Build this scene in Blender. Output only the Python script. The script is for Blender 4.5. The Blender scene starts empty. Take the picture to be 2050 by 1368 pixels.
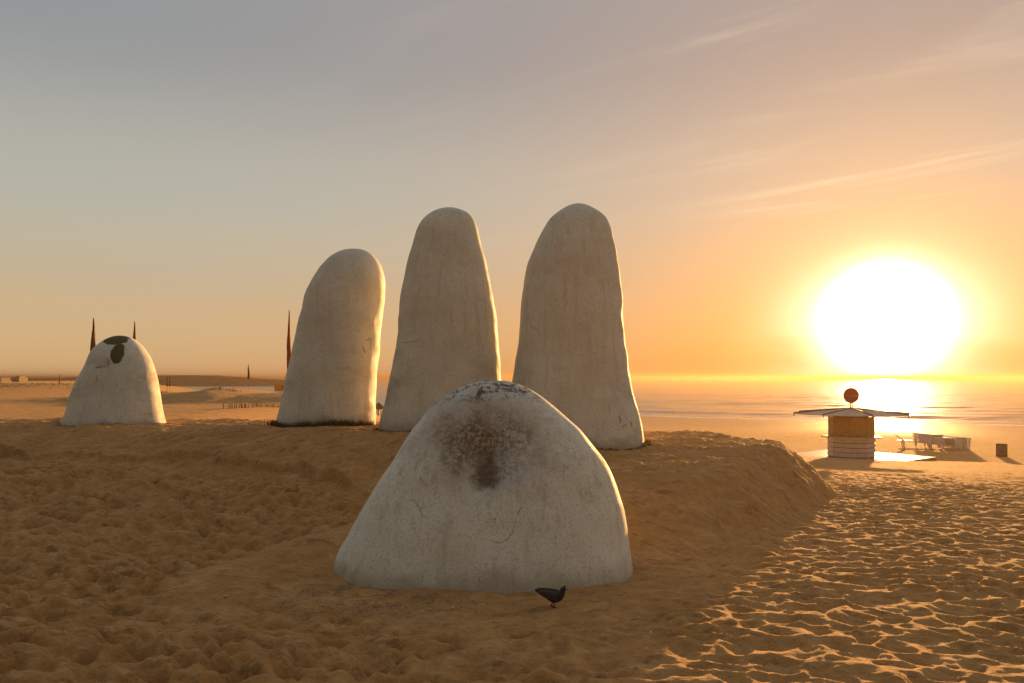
import bpy, bmesh, math, random
import numpy as np
from mathutils import Vector, Matrix

random.seed(7)
rng = np.random.default_rng(11)
scene = bpy.context.scene
COL = scene.collection
PI = math.pi

# ------------------------------------------------------------------ camera
CAM_H = 1.9
FPX = 1600.0          # focal length in photo pixels (2050 wide)
HOR = 757.0           # horizon row in the photo
cam_d = bpy.data.cameras.new('camera')
cam = bpy.data.objects.new('camera', cam_d)
COL.objects.link(cam)
cam.location = (0, 0, CAM_H)
cam.rotation_euler = (PI / 2, 0, 0)
cam_d.sensor_width = 36.0
cam_d.lens = 36.0 * FPX / 2050.0
cam_d.shift_y = (HOR - 684.0) / 2050.0
cam_d.clip_start = 0.1
cam_d.clip_end = 30000
scene.camera = cam

# ------------------------------------------------------------------ light
SUN = Vector((747.0, 1600.0, 118.0)).normalized()
EXPO = 1.0
K = 2.0 ** (-EXPO)
scene.view_settings.view_transform = 'Standard'
scene.view_settings.look = 'None'
scene.view_settings.exposure = EXPO
scene.view_settings.gamma = 1.0
scene.view_settings.use_curve_mapping = False
scene.cycles.use_denoising = True
scene.cycles.max_bounces = 5
scene.cycles.diffuse_bounces = 3
scene.cycles.glossy_bounces = 3
scene.cycles.volume_bounces = 0
scene.cycles.transparent_max_bounces = 8
scene.cycles.sample_clamp_indirect = 6.0

sd = bpy.data.lights.new('sun', 'SUN')
sd.energy = 5.0
sd.angle = math.radians(0.6)
sd.color = (1.0, 0.52, 0.165)
sun = bpy.data.objects.new('sun', sd)
COL.objects.link(sun)
sun.rotation_euler = SUN.to_track_quat('Z', 'Y').to_euler()
sun.location = (20, 40, 12)


class NT:
    """tiny helper around a node tree"""
    def __init__(self, tree):
        self.t = tree
        tree.nodes.clear()

    def n(self, typ, **kw):
        nd = self.t.nodes.new(typ)
        for k, v in kw.items():
            setattr(nd, k, v)
        return nd

    def put(self, sock, v):
        if v is None:
            return
        if isinstance(v, bpy.types.NodeSocket):
            self.t.links.new(v, sock)
        else:
            if hasattr(sock, 'default_value'):
                dv = sock.default_value
                if hasattr(dv, '__len__') and not hasattr(v, '__len__'):
                    v = [v] * len(dv)
                if hasattr(dv, '__len__') and len(dv) == 4 and len(v) == 3:
                    v = list(v) + [1.0]
                sock.default_value = v

    def m(self, op, a, b=None, c=None, clamp=False):
        nd = self.n('ShaderNodeMath', operation=op)
        nd.use_clamp = clamp
        for i, v in enumerate((a, b, c)):
            if v is not None:
                self.put(nd.inputs[i], v)
        return nd.outputs[0]

    def vm(self, op, a, b=None, scale=None):
        nd = self.n('ShaderNodeVectorMath', operation=op)
        self.put(nd.inputs[0], a)
        if b is not None:
            self.put(nd.inputs[1], b)
        if scale is not None:
            self.put(nd.inputs['Scale'], scale)
        return nd.outputs['Value' if op in ('DOT_PRODUCT', 'LENGTH', 'DISTANCE') else 'Vector']

    def mr(self, v, a, b, c=0.0, d=1.0, smooth=True):
        nd = self.n('ShaderNodeMapRange')
        nd.interpolation_type = 'SMOOTHSTEP' if smooth else 'LINEAR'
        for i, x in enumerate((v, a, b, c, d)):
            self.put(nd.inputs[i], x)
        return nd.outputs[0]

    def mix(self, f, a, b, blend='MIX'):
        nd = self.n('ShaderNodeMix', data_type='RGBA', blend_type=blend)
        self.put(nd.inputs[0], f)
        self.put(nd.inputs[6], a)
        self.put(nd.inputs[7], b)
        return nd.outputs[2]

    def noise(self, vec, scale, detail=4, rough=0.55, dist=0.0, color=False):
        nd = self.n('ShaderNodeTexNoise')
        self.put(nd.inputs['Vector'], vec)
        self.put(nd.inputs['Scale'], scale)
        self.put(nd.inputs['Detail'], detail)
        self.put(nd.inputs['Roughness'], rough)
        self.put(nd.inputs['Distortion'], dist)
        return nd.outputs['Color' if color else 'Fac']

    def vor(self, vec, scale, feature='F1', rand=1.0):
        nd = self.n('ShaderNodeTexVoronoi', feature=feature)
        self.put(nd.inputs['Vector'], vec)
        self.put(nd.inputs['Scale'], scale)
        self.put(nd.inputs['Randomness'], rand)
        return nd.outputs['Distance']

    def ramp(self, f, stops):
        nd = self.n('ShaderNodeValToRGB')
        cr = nd.color_ramp
        cr.interpolation = 'CARDINAL'
        while len(cr.elements) < len(stops):
            cr.elements.new(0.5)
        for e, (p, c) in zip(cr.elements, stops):
            e.position = p
            e.color = (c[0], c[1], c[2], 1)
        self.put(nd.inputs[0], f)
        return nd.outputs[0]

    def sep(self, v):
        nd = self.n('ShaderNodeSeparateXYZ')
        self.put(nd.inputs[0], v)
        return nd.outputs

    def comb(self, x, y, z):
        nd = self.n('ShaderNodeCombineXYZ')
        for i, v in enumerate((x, y, z)):
            self.put(nd.inputs[i], v)
        return nd.outputs[0]


# ------------------------------------------------------------------ sky
world = bpy.data.worlds.new('World')
scene.world = world
world.use_nodes = True
W = NT(world.node_tree)
tc = W.n('ShaderNodeTexCoord')
d = W.vm('NORMALIZE', tc.outputs['Generated'])
dx, dy, dz = W.sep(d)
zc = W.m('MAXIMUM', dz, 0.0)
sky = W.n('ShaderNodeTexSky')
sky.sky_type = 'NISHITA'
sky.sun_disc = False
sky.sun_elevation = math.asin(SUN.z)
sky.sun_rotation = math.atan2(SUN.x, SUN.y)
sky.air_density = 1.0
sky.dust_density = 2.0
sky.ozone_density = 1.0
nish = W.vm('SCALE', sky.outputs[0], scale=0.015)
cs = W.vm('DOT_PRODUCT', d, tuple(SUN))
th = W.m('ARCCOSINE', W.m('MINIMUM', cs, 0.999999))
deg = W.m('MULTIPLY', th, 180 / PI)
# hazy morning air: elevation gradient that dilutes the clear-sky colour, warmer towards the sun
grad = W.ramp(zc, [(0.0, (.76, .475, .235)), (0.03, (.68, .455, .235)), (0.10, (.55, .43, .275)),
                   (0.185, (.455, .44, .355)), (0.27, (.385, .392, .352)), (0.37, (.27, .295, .305)), (0.55, (.33, .345, .35)), (1.0, (.42, .425, .42))])
warm = W.mix(W.mr(zc, 0.02, 0.26), (.64, .265, .10), (.77, .375, .19))
kk = W.m('MULTIPLY', W.m('EXPONENT', W.m('DIVIDE', deg, -17.0)), W.mr(zc, 0.0, 0.22, 2.1, 1.0, False), clamp=True)
base = W.mix(kk, grad, warm)
base = W.vm('SCALE', base, scale=W.m('SUBTRACT', 1.0, W.m('MULTIPLY', W.m('MULTIPLY', W.m('EXPONENT', W.m('DIVIDE', zc, -.03)), W.m('EXPONENT', W.m('DIVIDE', deg, -22.0))), .75)))
CIR = -40
# thin cirrus, lit by the low sun, on a high layer
pl = W.m('ADD', zc, 0.06)
px_ = W.m('DIVIDE', dx, pl)
py_ = W.m('DIVIDE', dy, pl)
ca, sa = math.cos(math.radians(CIR)), math.sin(math.radians(CIR))
u = W.m('ADD', W.m('MULTIPLY', px_, ca), W.m('MULTIPLY', py_, sa))
v = W.m('SUBTRACT', W.m('MULTIPLY', py_, ca), W.m('MULTIPLY', px_, sa))
cv = W.comb(W.m('MULTIPLY', u, 0.28), W.m('MULTIPLY', v, 1.5), 0.3)
c1 = W.noise(cv, 1.3, 8, 0.62, 0.9)
c2 = W.noise(W.comb(W.m('MULTIPLY', u, 0.5), W.m('MULTIPLY', v, 0.5), 4.2), 0.8, 3, 0.5)
c3 = W.noise(W.comb(W.m('MULTIPLY', u, 1.6), W.m('MULTIPLY', v, 6.0), 1.0), 2.2, 6, 0.6, 0.5)
cl = W.m('MULTIPLY', W.mr(c1, 0.50, 0.74), W.mr(c2, 0.44, 0.64))
cl = W.m('MULTIPLY', cl, W.mr(c3, 0.25, 0.7, 0.45, 1.0))
cl = W.m('MULTIPLY', cl, W.mr(zc, 0.06, 0.20))
cl = W.m('MULTIPLY', cl, W.mr(deg, 42.0, 18.0, 0.12, 1.0))
ccol = W.mix(W.m('EXPONENT', W.m('DIVIDE', deg, -22.0)), (.47, .42, .37), (1.25, .85, .50))
base = W.mix(W.m('MULTIPLY', cl, 0.55), base, ccol)
# aureole round the sun, dimmed by a low bank of sea haze
bank = W.noise(W.comb(W.m('MULTIPLY', dx, 2.0), W.m('MULTIPLY', dy, 2.0), W.m('MULTIPLY', dz, 12.0)), 1.6, 3, 0.5)
bk0 = W.mr(deg, 3.0, 6.5)
bk = W.m('MULTIPLY', W.mr(bank, 0.42, 0.62), W.m('MULTIPLY', W.mr(zc, 0.0, 0.02), W.mr(zc, 0.065, 0.035)))
df = W.vm('SUBTRACT', d, tuple(SUN))
hv_ = W.vm('DOT_PRODUCT', df, tuple(Vector((SUN.y, -SUN.x, 0)).normalized()))
q2 = W.m('ADD', W.m('POWER', W.m('DIVIDE', W.m('ABSOLUTE', hv_), .060), 2.0), W.m('POWER', W.m('DIVIDE', W.m('ABSOLUTE', W.m('SUBTRACT', dz, SUN.z - .008)), W.mr(dz, SUN.z - .04, SUN.z + .01, .066, .045)), 2.0))
core = W.m('EXPONENT', W.m('MULTIPLY', W.m('POWER', q2, 0.74), -1.0))
halo = W.m('EXPONENT', W.m('DIVIDE', deg, -4.5))
front = W.mr(cs, 0.0, 0.5)
core = W.m('MULTIPLY', core, front)
glow = W.vm('ADD', W.vm('SCALE', (3.6, 3.1, 2.7), scale=core), W.vm('SCALE', (.25, .17, .05), scale=halo))
q3 = W.m('DIVIDE', deg, 1.9)
glow = W.vm('ADD', glow, W.vm('SCALE', (90.0, 50.0, 20.0), scale=W.m('EXPONENT', W.m('MULTIPLY', W.m('MULTIPLY', q3, q3), -1.0))))
glow = W.vm('SCALE', glow, scale=W.m('SUBTRACT', 1.0, W.m('MULTIPLY', W.m('MULTIPLY', bk, bk0), 0.45)))
# the half of the sky away from the sunrise is duller
base = W.vm('SCALE', base, scale=W.mr(cs, -0.4, 0.45, 0.46, 1.0))
tot = W.vm('ADD', base, nish)
tot = W.vm('ADD', tot, glow)
bg = W.n('ShaderNodeBackground')
W.put(bg.inputs[0], tot)
bg.inputs[1].default_value = K
wo = W.n('ShaderNodeOutputWorld')
W.t.links.new(bg.outputs[0], wo.inputs[0])


# ------------------------------------------------------------------ helpers
def pix(x, y, dist):
    """photo pixel and distance -> point in the place"""
    return Vector(((x - 1025.0) / FPX * dist, dist, CAM_H - (y - HOR) / FPX * dist))


def mat(name, build):
    m = bpy.data.materials.new(name)
    m.use_nodes = True
    t = NT(m.node_tree)
    out = t.n('ShaderNodeOutputMaterial')
    b = t.n('ShaderNodeBsdfPrincipled')
    t.t.links.new(b.outputs[0], out.inputs[0])
    build(t, b)
    return m


def plain(name, col, rough=0.7, spec=0.3, metal=0.0, var=0.15, scale=6.0):
    def f(t, b):
        c = t.n('ShaderNodeTexCoord').outputs['Object']
        nz = t.noise(c, scale, 5, 0.6)
        lo = [x * (1 - var) for x in col]
        hi = [min(1, x * (1 + var)) for x in col]
        t.put(b.inputs['Base Color'], t.mix(t.mr(nz, .3, .7), lo, hi))
        t.put(b.inputs['Roughness'], rough)
        t.put(b.inputs['Specular IOR Level'], spec)
        t.put(b.inputs['Metallic'], metal)
    return mat(name, f)


def link(name, me, m=None, parent=None, loc=None):
    o = bpy.data.objects.new(name, me)
    COL.objects.link(o)
    if m is not None and me is not None:
        me.materials.append(m)
    if parent is not None:
        o.parent = parent
    if loc is not None:
        o.location = loc
    return o


def tag(o, label, cat, group=None, kind=None):
    if label:
        o['label'] = label
    if cat:
        o['category'] = cat
    if group:
        o['group'] = group
    if kind:
        o['kind'] = kind
    return o


def empty(name, loc, rz=0.0):
    o = bpy.data.objects.new(name, None)
    COL.objects.link(o)
    o.location = loc
    o.rotation_euler = (0, 0, rz)
    o.empty_display_size = 0.2
    return o


def mesh_np(name, verts, faces, smooth=True):
    me = bpy.data.meshes.new(name)
    verts = np.asarray(verts, dtype=np.float32)
    faces = np.asarray(faces, dtype=np.int32)
    me.vertices.add(len(verts))
    me.vertices.foreach_set('co', verts.ravel())
    k = faces.shape[1]
    me.loops.add(faces.size)
    me.loops.foreach_set('vertex_index', faces.ravel())
    me.polygons.add(len(faces))
    me.polygons.foreach_set('loop_start', np.arange(0, faces.size, k, dtype=np.int32))
    me.polygons.foreach_set('loop_total', np.full(len(faces), k, dtype=np.int32))
    me.polygons.foreach_set('use_smooth', np.full(len(faces), smooth, dtype=bool))
    me.update(calc_edges=True)
    return me


class MB:
    """collects simple solids into one mesh"""
    def __init__(self):
        self.v, self.f = [], []

    def add(self, vs, fs):
        o = len(self.v)
        self.v += [tuple(p) for p in vs]
        self.f += [tuple(i + o for i in f) for f in fs]

    def box(self, c, s, rot=None):
        x, y, z = (k / 2 for k in s)
        vs = [Vector(p) for p in ((-x, -y, -z), (x, -y, -z), (x, y, -z), (-x, y, -z), (-x, -y, z), (x, -y, z), (x, y, z), (-x, y, z))]
        if rot is not None:
            vs = [rot @ p for p in vs]
        vs = [p + Vector(c) for p in vs]
        self.add(vs, [(3, 2, 1, 0), (4, 5, 6, 7), (0, 1, 5, 4), (1, 2, 6, 5), (2, 3, 7, 6), (3, 0, 4, 7)])
        return self

    def tube(self, pts, radii, n=8, cap=True, flat=1.0):
        pts = [Vector(p) for p in pts]
        if not hasattr(radii, '__len__'):
            radii = [radii] * len(pts)
        rings = []
        for i, p in enumerate(pts):
            t = (pts[min(i + 1, len(pts) - 1)] - pts[max(i - 1, 0)]).normalized()
            up = Vector((0, 0, 1)) if abs(t.z) < 0.9 else Vector((0, 1, 0))
            s = t.cross(up).normalized()
            w = s.cross(t).normalized()
            rings.append([p + (s * math.cos(2 * PI * k / n) + w * math.sin(2 * PI * k / n) * flat) * radii[i] for k in range(n)])
        vs = [q for r in rings for q in r]
        fs = []
        for i in range(len(pts) - 1):
            for k in range(n):
                a, b = i * n + k, i * n + (k + 1) % n
                fs.append((a, a + n, b + n, b))
        if cap:
            fs.append(tuple(range(n)))
            fs.append(tuple((len(pts) - 1) * n + k for k in reversed(range(n))))
        self.add(vs, fs)
        return self

    def prism(self, poly, z0, z1):
        n = len(poly)
        vs = [(x, y, z0) for x, y in poly] + [(x, y, z1) for x, y in poly]
        fs = [tuple(reversed(range(n))), tuple(range(n, 2 * n))]
        fs += [(k, (k + 1) % n, n + (k + 1) % n, n + k) for k in range(n)]
        self.add(vs, fs)
        return self

    def mesh(self, name, smooth=False):
        me = bpy.data.meshes.new(name)
        me.from_pydata(self.v, [], self.f)
        if smooth:
            me.polygons.foreach_set('use_smooth', [True] * len(me.polygons))
        me.update()
        return me

    def build(self, name, m, parent=None, smooth=False, loc=None):
        return link(name, self.mesh(name, smooth), m, parent, loc)


def ss(a, b, x):
    t = np.clip((x - a) / (b - a), 0, 1)
    return t * t * (3 - 2 * t)


def hash2(ix, iy, seed):
    h = (ix.astype(np.int64) * 374761393 + iy.astype(np.int64) * 668265263 + seed * 974634777) & 0xFFFFFFFF
    h = ((h ^ (h >> 13)) * 1274126177) & 0xFFFFFFFF
    h = ((h ^ (h >> 16)) * 2246822519) & 0xFFFFFFFF
    return ((h ^ (h >> 15)) & 0xFFFFFF) / float(0xFFFFFF)


def vnoise(x, y, seed=0):
    ix, iy = np.floor(x), np.floor(y)
    fx, fy = x - ix, y - iy
    fx = fx * fx * fx * (fx * (fx * 6 - 15) + 10)
    fy = fy * fy * fy * (fy * (fy * 6 - 15) + 10)
    a, b = hash2(ix, iy, seed), hash2(ix + 1, iy, seed)
    c, e = hash2(ix, iy + 1, seed), hash2(ix + 1, iy + 1, seed)
    return (a + (b - a) * fx) * (1 - fy) + (c + (e - c) * fx) * fy - 0.5


def fbm(x, y, seed=0, oct=4, gain=0.5):
    r, a = 0.0, 1.0
    for k in range(oct):
        r = r + a * vnoise(x * 2 ** k + 17.3 * k, y * 2 ** k - 9.1 * k, seed + k)
        a *= gain
    return r


def cells(x, y, seed=0, stretch=1.0):
    """distance measure to the nearest of jittered, randomly turned oval pits"""
    ix, iy = np.floor(x), np.floor(y)
    best = np.full(x.shape, 9.0)
    for ox in (-1, 0, 1):
        for oy in (-1, 0, 1):
            cx, cy = ix + ox, iy + oy
            qx = x - (cx + 0.06 + 0.88 * hash2(cx, cy, seed))
            qy = y - (cy + 0.06 + 0.88 * hash2(cx, cy, seed + 1))
            off = 0.30 * hash2(cx, cy, seed + 2)
            sc = 0.75 + 0.6 * hash2(cx, cy, seed + 3)
            an = 3.14159 * hash2(cx, cy, seed + 4)
            c_, s_ = np.cos(an), np.sin(an)
            k_ = 1.0 + stretch * hash2(cx, cy, seed + 5)
            best = np.minimum(best, (((qx * c_ + qy * s_) / k_) ** 2 * 1.15 + (qy * c_ - qx * s_) ** 2 * k_) * sc + off)
    return best


# ------------------------------------------------------------------ ground form
SHORE = np.array([(900, -700), (200, -20), (80, 54), (47, 74), (15, 92.6), (-20, 115), (-60, 175), (-130, 330), (-420, 900), (-900, 1900), (-1600, 3200)], float)
SEA_Z = -2.5


def seg_dist(px, py, a, b):
    vx, vy = b[0] - a[0], b[1] - a[1]
    t = np.clip(((px - a[0]) * vx + (py - a[1]) * vy) / (vx * vx + vy * vy), 0, 1)
    dx_, dy_ = px - (a[0] + t * vx), py - (a[1] + t * vy)
    return np.sqrt(dx_ * dx_ + dy_ * dy_), vx * (py - a[1]) - vy * (px - a[0])


def shore_s(x, y):
    """metres inland from the waterline (negative in the sea)"""
    best = np.full(np.shape(x), 1e9)
    sg = np.zeros(np.shape(x))
    for i in range(len(SHORE) - 1):
        dd, side = seg_dist(x, y, SHORE[i], SHORE[i + 1])
        m_ = dd < best
        best = np.where(m_, dd, best)
        sg = np.where(m_, np.sign(side), sg)
    return best * sg


MOUND = [(-17, 15.6), (-9.1, 14.1), (-5.2, 13.2), (-2.3, 11.2), (-1.0, 9.3), (0.9, 8.3), (2.2, 8.2), (3.1, 9.7), (4.2, 11.6),
         (5.1, 12.9), (5.7, 14.3), (4.6, 16.8), (1, 18.6), (-4, 19.4), (-9, 19.6), (-17, 19.8)]


def poly_inside_dist(px, py, poly):
    best = np.full(np.shape(px), 1e9)
    ins = np.zeros(np.shape(px), bool)
    n = len(poly)
    for i in range(n):
        a, b = poly[i], poly[(i + 1) % n]
        dd, _ = seg_dist(px, py, a, b)
        best = np.minimum(best, dd)
        cond = (a[1] > py) != (b[1] > py)
        xin = (b[0] - a[0]) * (py - a[1]) / (b[1] - a[1] + 1e-12) + a[0]
        ins ^= cond & (px < xin)
    return np.where(ins, best, -best)


def ground_form(x, y):
    """smooth beach form; also returns masks"""
    s = shore_s(x, y)
    s_w = s + 2.0 * vnoise(x / 14, y / 14, 40)
    z = np.interp(s_w, [-60, -30, 0, 20, 46, 60, 72, 86, 400], [-7, -5, SEA_Z, -2.22, -1.85, -0.85, -0.08, 0.0, 0.0])
    # the sand climbs gently on the left
    z = z + 0.46 * ss(7, 13.5, y) * ss(0.4, -2.6, x) * (1 - ss(22, 34, y))
    # left beach flat and dune crest
    wl = ss(-6.5, -11.5, x) * ss(17, 24, y) * (1 - ss(52, 64, y))
    z = z + (0.63 - z) * wl
    crest = np.interp(x, [-60, -40, -30, -26, -22, -18.2, -16.6, -15.6, -14.8, -13, -11, -8.5, -6], [0.3, .55, .7, .80, .98, 1.10, 1.27, 1.15, 1.02, 1.02, 1.0, .5, 0])
    z = z + np.maximum(crest - 0.63, -0.4) * ss(37.5, 45, y) * (1 - ss(48, 58, y)) * ss(-6, -10, x)
    # far dunes
    wf = ss(-30, -62, x) * ss(60, 80, y) * ss(5, 30, s)
    zf = 0.15 + 1.05 * ss(78, 108, y) * (1 - 0.8 * ss(112, 140, y)) + 0.5 * vnoise(x / 30, y / 24, 44)
    z = z + (zf - z) * wf
    # the raised sand bank
    jit = 0.35 * vnoise(x * 0.9, y * 0.9, 50) + 0.16 * vnoise(x * 2.6, y * 2.6, 51)
    di = poly_inside_dist(x, y, MOUND) + jit
    top = np.interp(y, [7.6, 8.6, 9.6, 10.6, 11.7, 12.6, 14.5, 17], [0.04, 0.16, 0.40, 0.66, 0.86, 0.92, 0.97, 0.98])
    top_r = np.interp(y, [7.6, 8.6, 9.6, 10.6, 11.7, 12.6, 14.0, 16.5], [0.04, 0.17, 0.37, 0.53, 0.64, 0.69, 0.75, 0.78])
    top = top + (top_r - top) * ss(-0.4, 1.0, x)
    top = top + 0.10 * vnoise(x / 2.3, y / 2.3, 52) + 0.05 * vnoise(x / 0.8, y / 0.8, 58)
    rr_ = ss(0.6, 2.8, x)
    wid = 1.45 - 0.55 * rr_
    w = np.clip(di / wid, 0, 1)
    w = w ** (1 - 0.2 * rr_)
    w = w * w * (3 - 2 * w) * 0.55 + w * 0.45
    z = z + np.maximum(top - z, 0) * w
    # little wind-cut ledge at the foot on the left
    led = ss(-1.2, -3.0, x)
    e_ = 0.30 * vnoise(x * 1.4, y * 1.4, 53) + 0.13 * vnoise(x * 5.5, y * 5.5, 54)
    z = z + (0.08 + 0.11 * ss(-0.16, 0.12, vnoise(x * 1.1, y * 0.4, 56))) * led * ss(0.02, 0.055, di + e_ - 0.22) * (1 - ss(0.4, 1.5, di))
    # apron round the broad dome
    ap = np.exp(-(((x + 0.25) / 2.1) ** 2 + ((y - 7.9) / 1.75) ** 2) ** 2.6)
    # its outer shoulder on the left and the trodden hollow behind that
    dsh, _ = seg_dist(x, y, (-1.2, 9.6), (-2.6, 7.3))
    z = z + 0.15 * np.exp(-(dsh / 0.5) ** 2) * ss(6.6, 8.2, y)
    z = z - 0.17 * np.exp(-((x + 3.1) / 1.0) ** 2 - ((y - 9.6) / 1.2) ** 2)
    ap = np.maximum(ap, 0.9 * np.exp(-(dsh / 0.6) ** 4))
    z = z + ap * (0.11 * ss(6.3, 8.4, y) + 0.05 * vnoise(x * 1.7, y * 1.7, 57) + 0.025 * vnoise(x * 5, y * 5, 59))
    smooth_m = np.clip(np.maximum(np.clip(di / 0.5 + 0.5, 0, 1), ap * 1.3), 0, 1)
    return z, s, di, smooth_m


def ground_z(x, y):
    z, *_ = ground_form(np.array([float(x)]), np.array([float(y)]))
    return float(z[0])


def ground_full(x, y):
    z, s, di, sm = ground_form(x, y)
    wx = x + 0.13 * vnoise(x * 2.2, y * 2.2, 1) + 0.05 * vnoise(x * 6, y * 6, 2)
    wy = y + 0.13 * vnoise(x * 2.2, y * 2.2, 3) + 0.05 * vnoise(x * 6, y * 6, 4)
    pit = cells(wx / 0.22, wy / 0.18, 5, 0.8)
    pit2 = cells(wx / 0.115 + 7, wy / 0.10, 9, 0.5)
    amp = 0.6 + 0.7 * np.clip(vnoise(x / 1.1, y / 1.1, 12) + 0.5, 0, 1)
    # oval trodden hollows with a low pushed-up lip, gentler ground between them
    bowl = 1 - np.exp(-3.0 * pit) + 0.06 * np.exp(-((pit - 0.42) / 0.14) ** 2)
    tramp = (bowl * 0.078 + np.minimum(pit2, 0.6) * 0.022) * amp + 0.024 * vnoise(x / 0.7, y / 0.7, 13)
    tramp = tramp + 0.008 * fbm(x * 7, y * 7, 14, 3)
    crumb = np.clip(vnoise(x / 0.5, y / 0.5, 15) - 0.08, 0, 1) * 0.035 * fbm(x * 22, y * 22, 16, 2)
    wet = ss(4, 34, s)
    near = 1.0 - 0.60 * ss(10, 30, y)
    # trodden sand on the left, relief exaggerated in shape to strengthen its shading
    deep = 1.0 + 1.7 * (1 - sm) * ss(1.2, -1.4, x + 0.25 * (y - 6)) * (1 - ss(16, 24, y))
    m_ = deep * (1 - 0.82 * sm) * (0.08 + 0.92 * wet) * near
    z = z + (tramp - 0.06 + crumb * 1.2) * m_
    # wind-scoured streaks and crust on the bank
    st = fbm((x * 0.9 + y * 0.45) * 1.2, (y * 0.9 - x * 0.45) * 9.0, 20, 4)
    z = z + sm * (0.032 * st + 0.05 * fbm(x * 1.6, y * 1.6, 21, 4) + 0.020 * fbm(x * 12, y * 12, 26, 3, .6)) * (0.3 + 0.7 * (di > -0.4))
    side = np.clip(1 - np.abs(di - 0.35) / 0.5, 0, 1) * ss(1.5, 2.6, x) * (y < 18)
    z = z + side * 0.10 * fbm((x + y) * 0.7, (x - y) * 4.5, 23, 4, .6)
    return z


def grow(a, b, s0, s1, rate):
    out, p, st = [], a, s0
    sg = 1 if b > a else -1
    while (b - p) * sg > 0:
        st = min(st * rate, s1)
        p += sg * st
        out.append(p)
    return out


xs = list(np.arange(-8.5, -4.6, 0.032)) + list(np.arange(-4.6, 5.2, 0.021)) + list(np.arange(5.2, 9.0, 0.032))
xr = grow(xs[-1], 38, .03, .16, 1.03)
xr += grow(xr[-1], 3000, .16, 400, 1.13)
xl = grow(xs[0], -30, .03, .16, 1.03)
xl += grow(xl[-1], -3000, .16, 400, 1.13)
xs = np.array(xl[::-1] + xs + xr)
ys = list(np.arange(3.6, 8.6, 0.019)) + list(np.arange(8.6, 9.0, 0.025)) + list(np.arange(9.0, 16.0, 0.036))
yf = grow(ys[-1], 60, .036, .22, 1.02)
yf += grow(yf[-1], 3300, .22, 300, 1.06)
yb = grow(ys[0], -250, .021, 60, 1.16)
ys = np.array(yb[::-1] + ys + yf)
GX, GY = np.meshgrid(xs, ys)
gx, gy = GX.ravel(), GY.ravel()
gz = ground_full(gx, gy)
nx, ny = len(xs), len(ys)
ii = (np.arange(ny - 1)[:, None] * nx + np.arange(nx - 1)[None, :]).ravel()
gf = np.stack([ii, ii + 1, ii + nx + 1, ii + nx], 1)


def sand_build(t, b):
    geo = t.n('ShaderNodeNewGeometry')
    p = geo.outputs['Position']
    px2, py2, pz2 = t.sep(p)
    n1 = t.noise(p, 1.1, 6, 0.6)
    n2 = t.noise(p, 9.0, 5, 0.65)
    n3 = t.noise(p, 420.0, 2, 0.5)
    c = t.mix(t.mr(n1, .3, .7), (.49, .242, .070), (.59, .300, .102))
    c = t.mix(t.mr(n2, .42, .62, 0, .45), c, (.33, .162, .052))
    # damp and dry sand mottling, colour contrast raised to stand in for relief shading
    n4 = t.noise(t.vm('MULTIPLY', p, (2.6, 5.0, 1.0)), 1.0, 9, .70, .4)
    c = t.mix(t.mr(n4, .52, .62, 0, .65), c, (.68, .38, .155))
    n5 = t.noise(t.vm('MULTIPLY', p, (3.4, 6.5, 1.0)), 1.0, 9, .72, .5)
    c = t.mix(t.mr(n5, .53, .63, 0, .75), c, (.22, .100, .030))
    c = t.mix(t.mr(t.noise(p, 26.0, 6, .75), .55, .66, 0, .55), c, (.17, .08, .026))
    c = t.mix(t.mr(n3, .35, .75, 0, .35), c, (.50, .28, .11))
    # dark shell grit lying round the broad dome's foot
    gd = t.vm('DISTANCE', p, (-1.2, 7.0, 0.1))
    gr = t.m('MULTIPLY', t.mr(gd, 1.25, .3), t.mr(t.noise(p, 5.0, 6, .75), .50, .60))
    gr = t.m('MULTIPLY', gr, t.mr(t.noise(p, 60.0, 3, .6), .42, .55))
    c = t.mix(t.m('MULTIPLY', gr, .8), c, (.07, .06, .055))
    # damp sand near the waterline
    wet = t.mr(pz2, -2.0, -2.35)
    c = t.mix(t.m('MULTIPLY', wet, .55), c, (.12, .075, .04))
    # sparse green on the dunes
    gm = t.m('MULTIPLY', t.mr(t.noise(p, 0.35, 5, .6), .52, .64), t.m('MULTIPLY', t.mr(pz2, .45, .8), t.mr(py2, 34, 44)))
    c = t.mix(t.m('MULTIPLY', gm, .6), c, (.13, .11, .035))
    t.put(b.inputs['Base Color'], c)
    t.put(b.inputs['Roughness'], t.mr(wet, 0, 1, .9, .5))
    t.put(b.inputs['Specular IOR Level'], .2)
    t.put(b.inputs['Sheen Weight'], .25)
    t.put(b.inputs['Sheen Roughness'], .5)
    t.put(b.inputs['Sheen Tint'], (.9, .62, .36, 1))
    bp = t.n('ShaderNodeBump')
    bp.inputs['Strength'].default_value = .85
    bp.inputs['Distance'].default_value = .02
    h = t.m('ADD', t.m('MULTIPLY', t.noise(p, 38, 5, .62), .9), t.m('MULTIPLY', t.noise(p, 240, 2, .5), .25))
    h = t.m('ADD', h, t.m('MULTIPLY', t.noise(t.vm('MULTIPLY', p, (1.0, 2.2, 1.0)), 9, 5, .62), 1.6))
    t.put(bp.inputs['Height'], h)
    t.put(b.inputs['Normal'], bp.outputs[0])


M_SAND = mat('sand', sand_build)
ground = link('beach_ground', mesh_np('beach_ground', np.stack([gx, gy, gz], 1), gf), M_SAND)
tag(ground, 'trampled tan sand of the beach with a raised bank', None, kind='structure')

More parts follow.
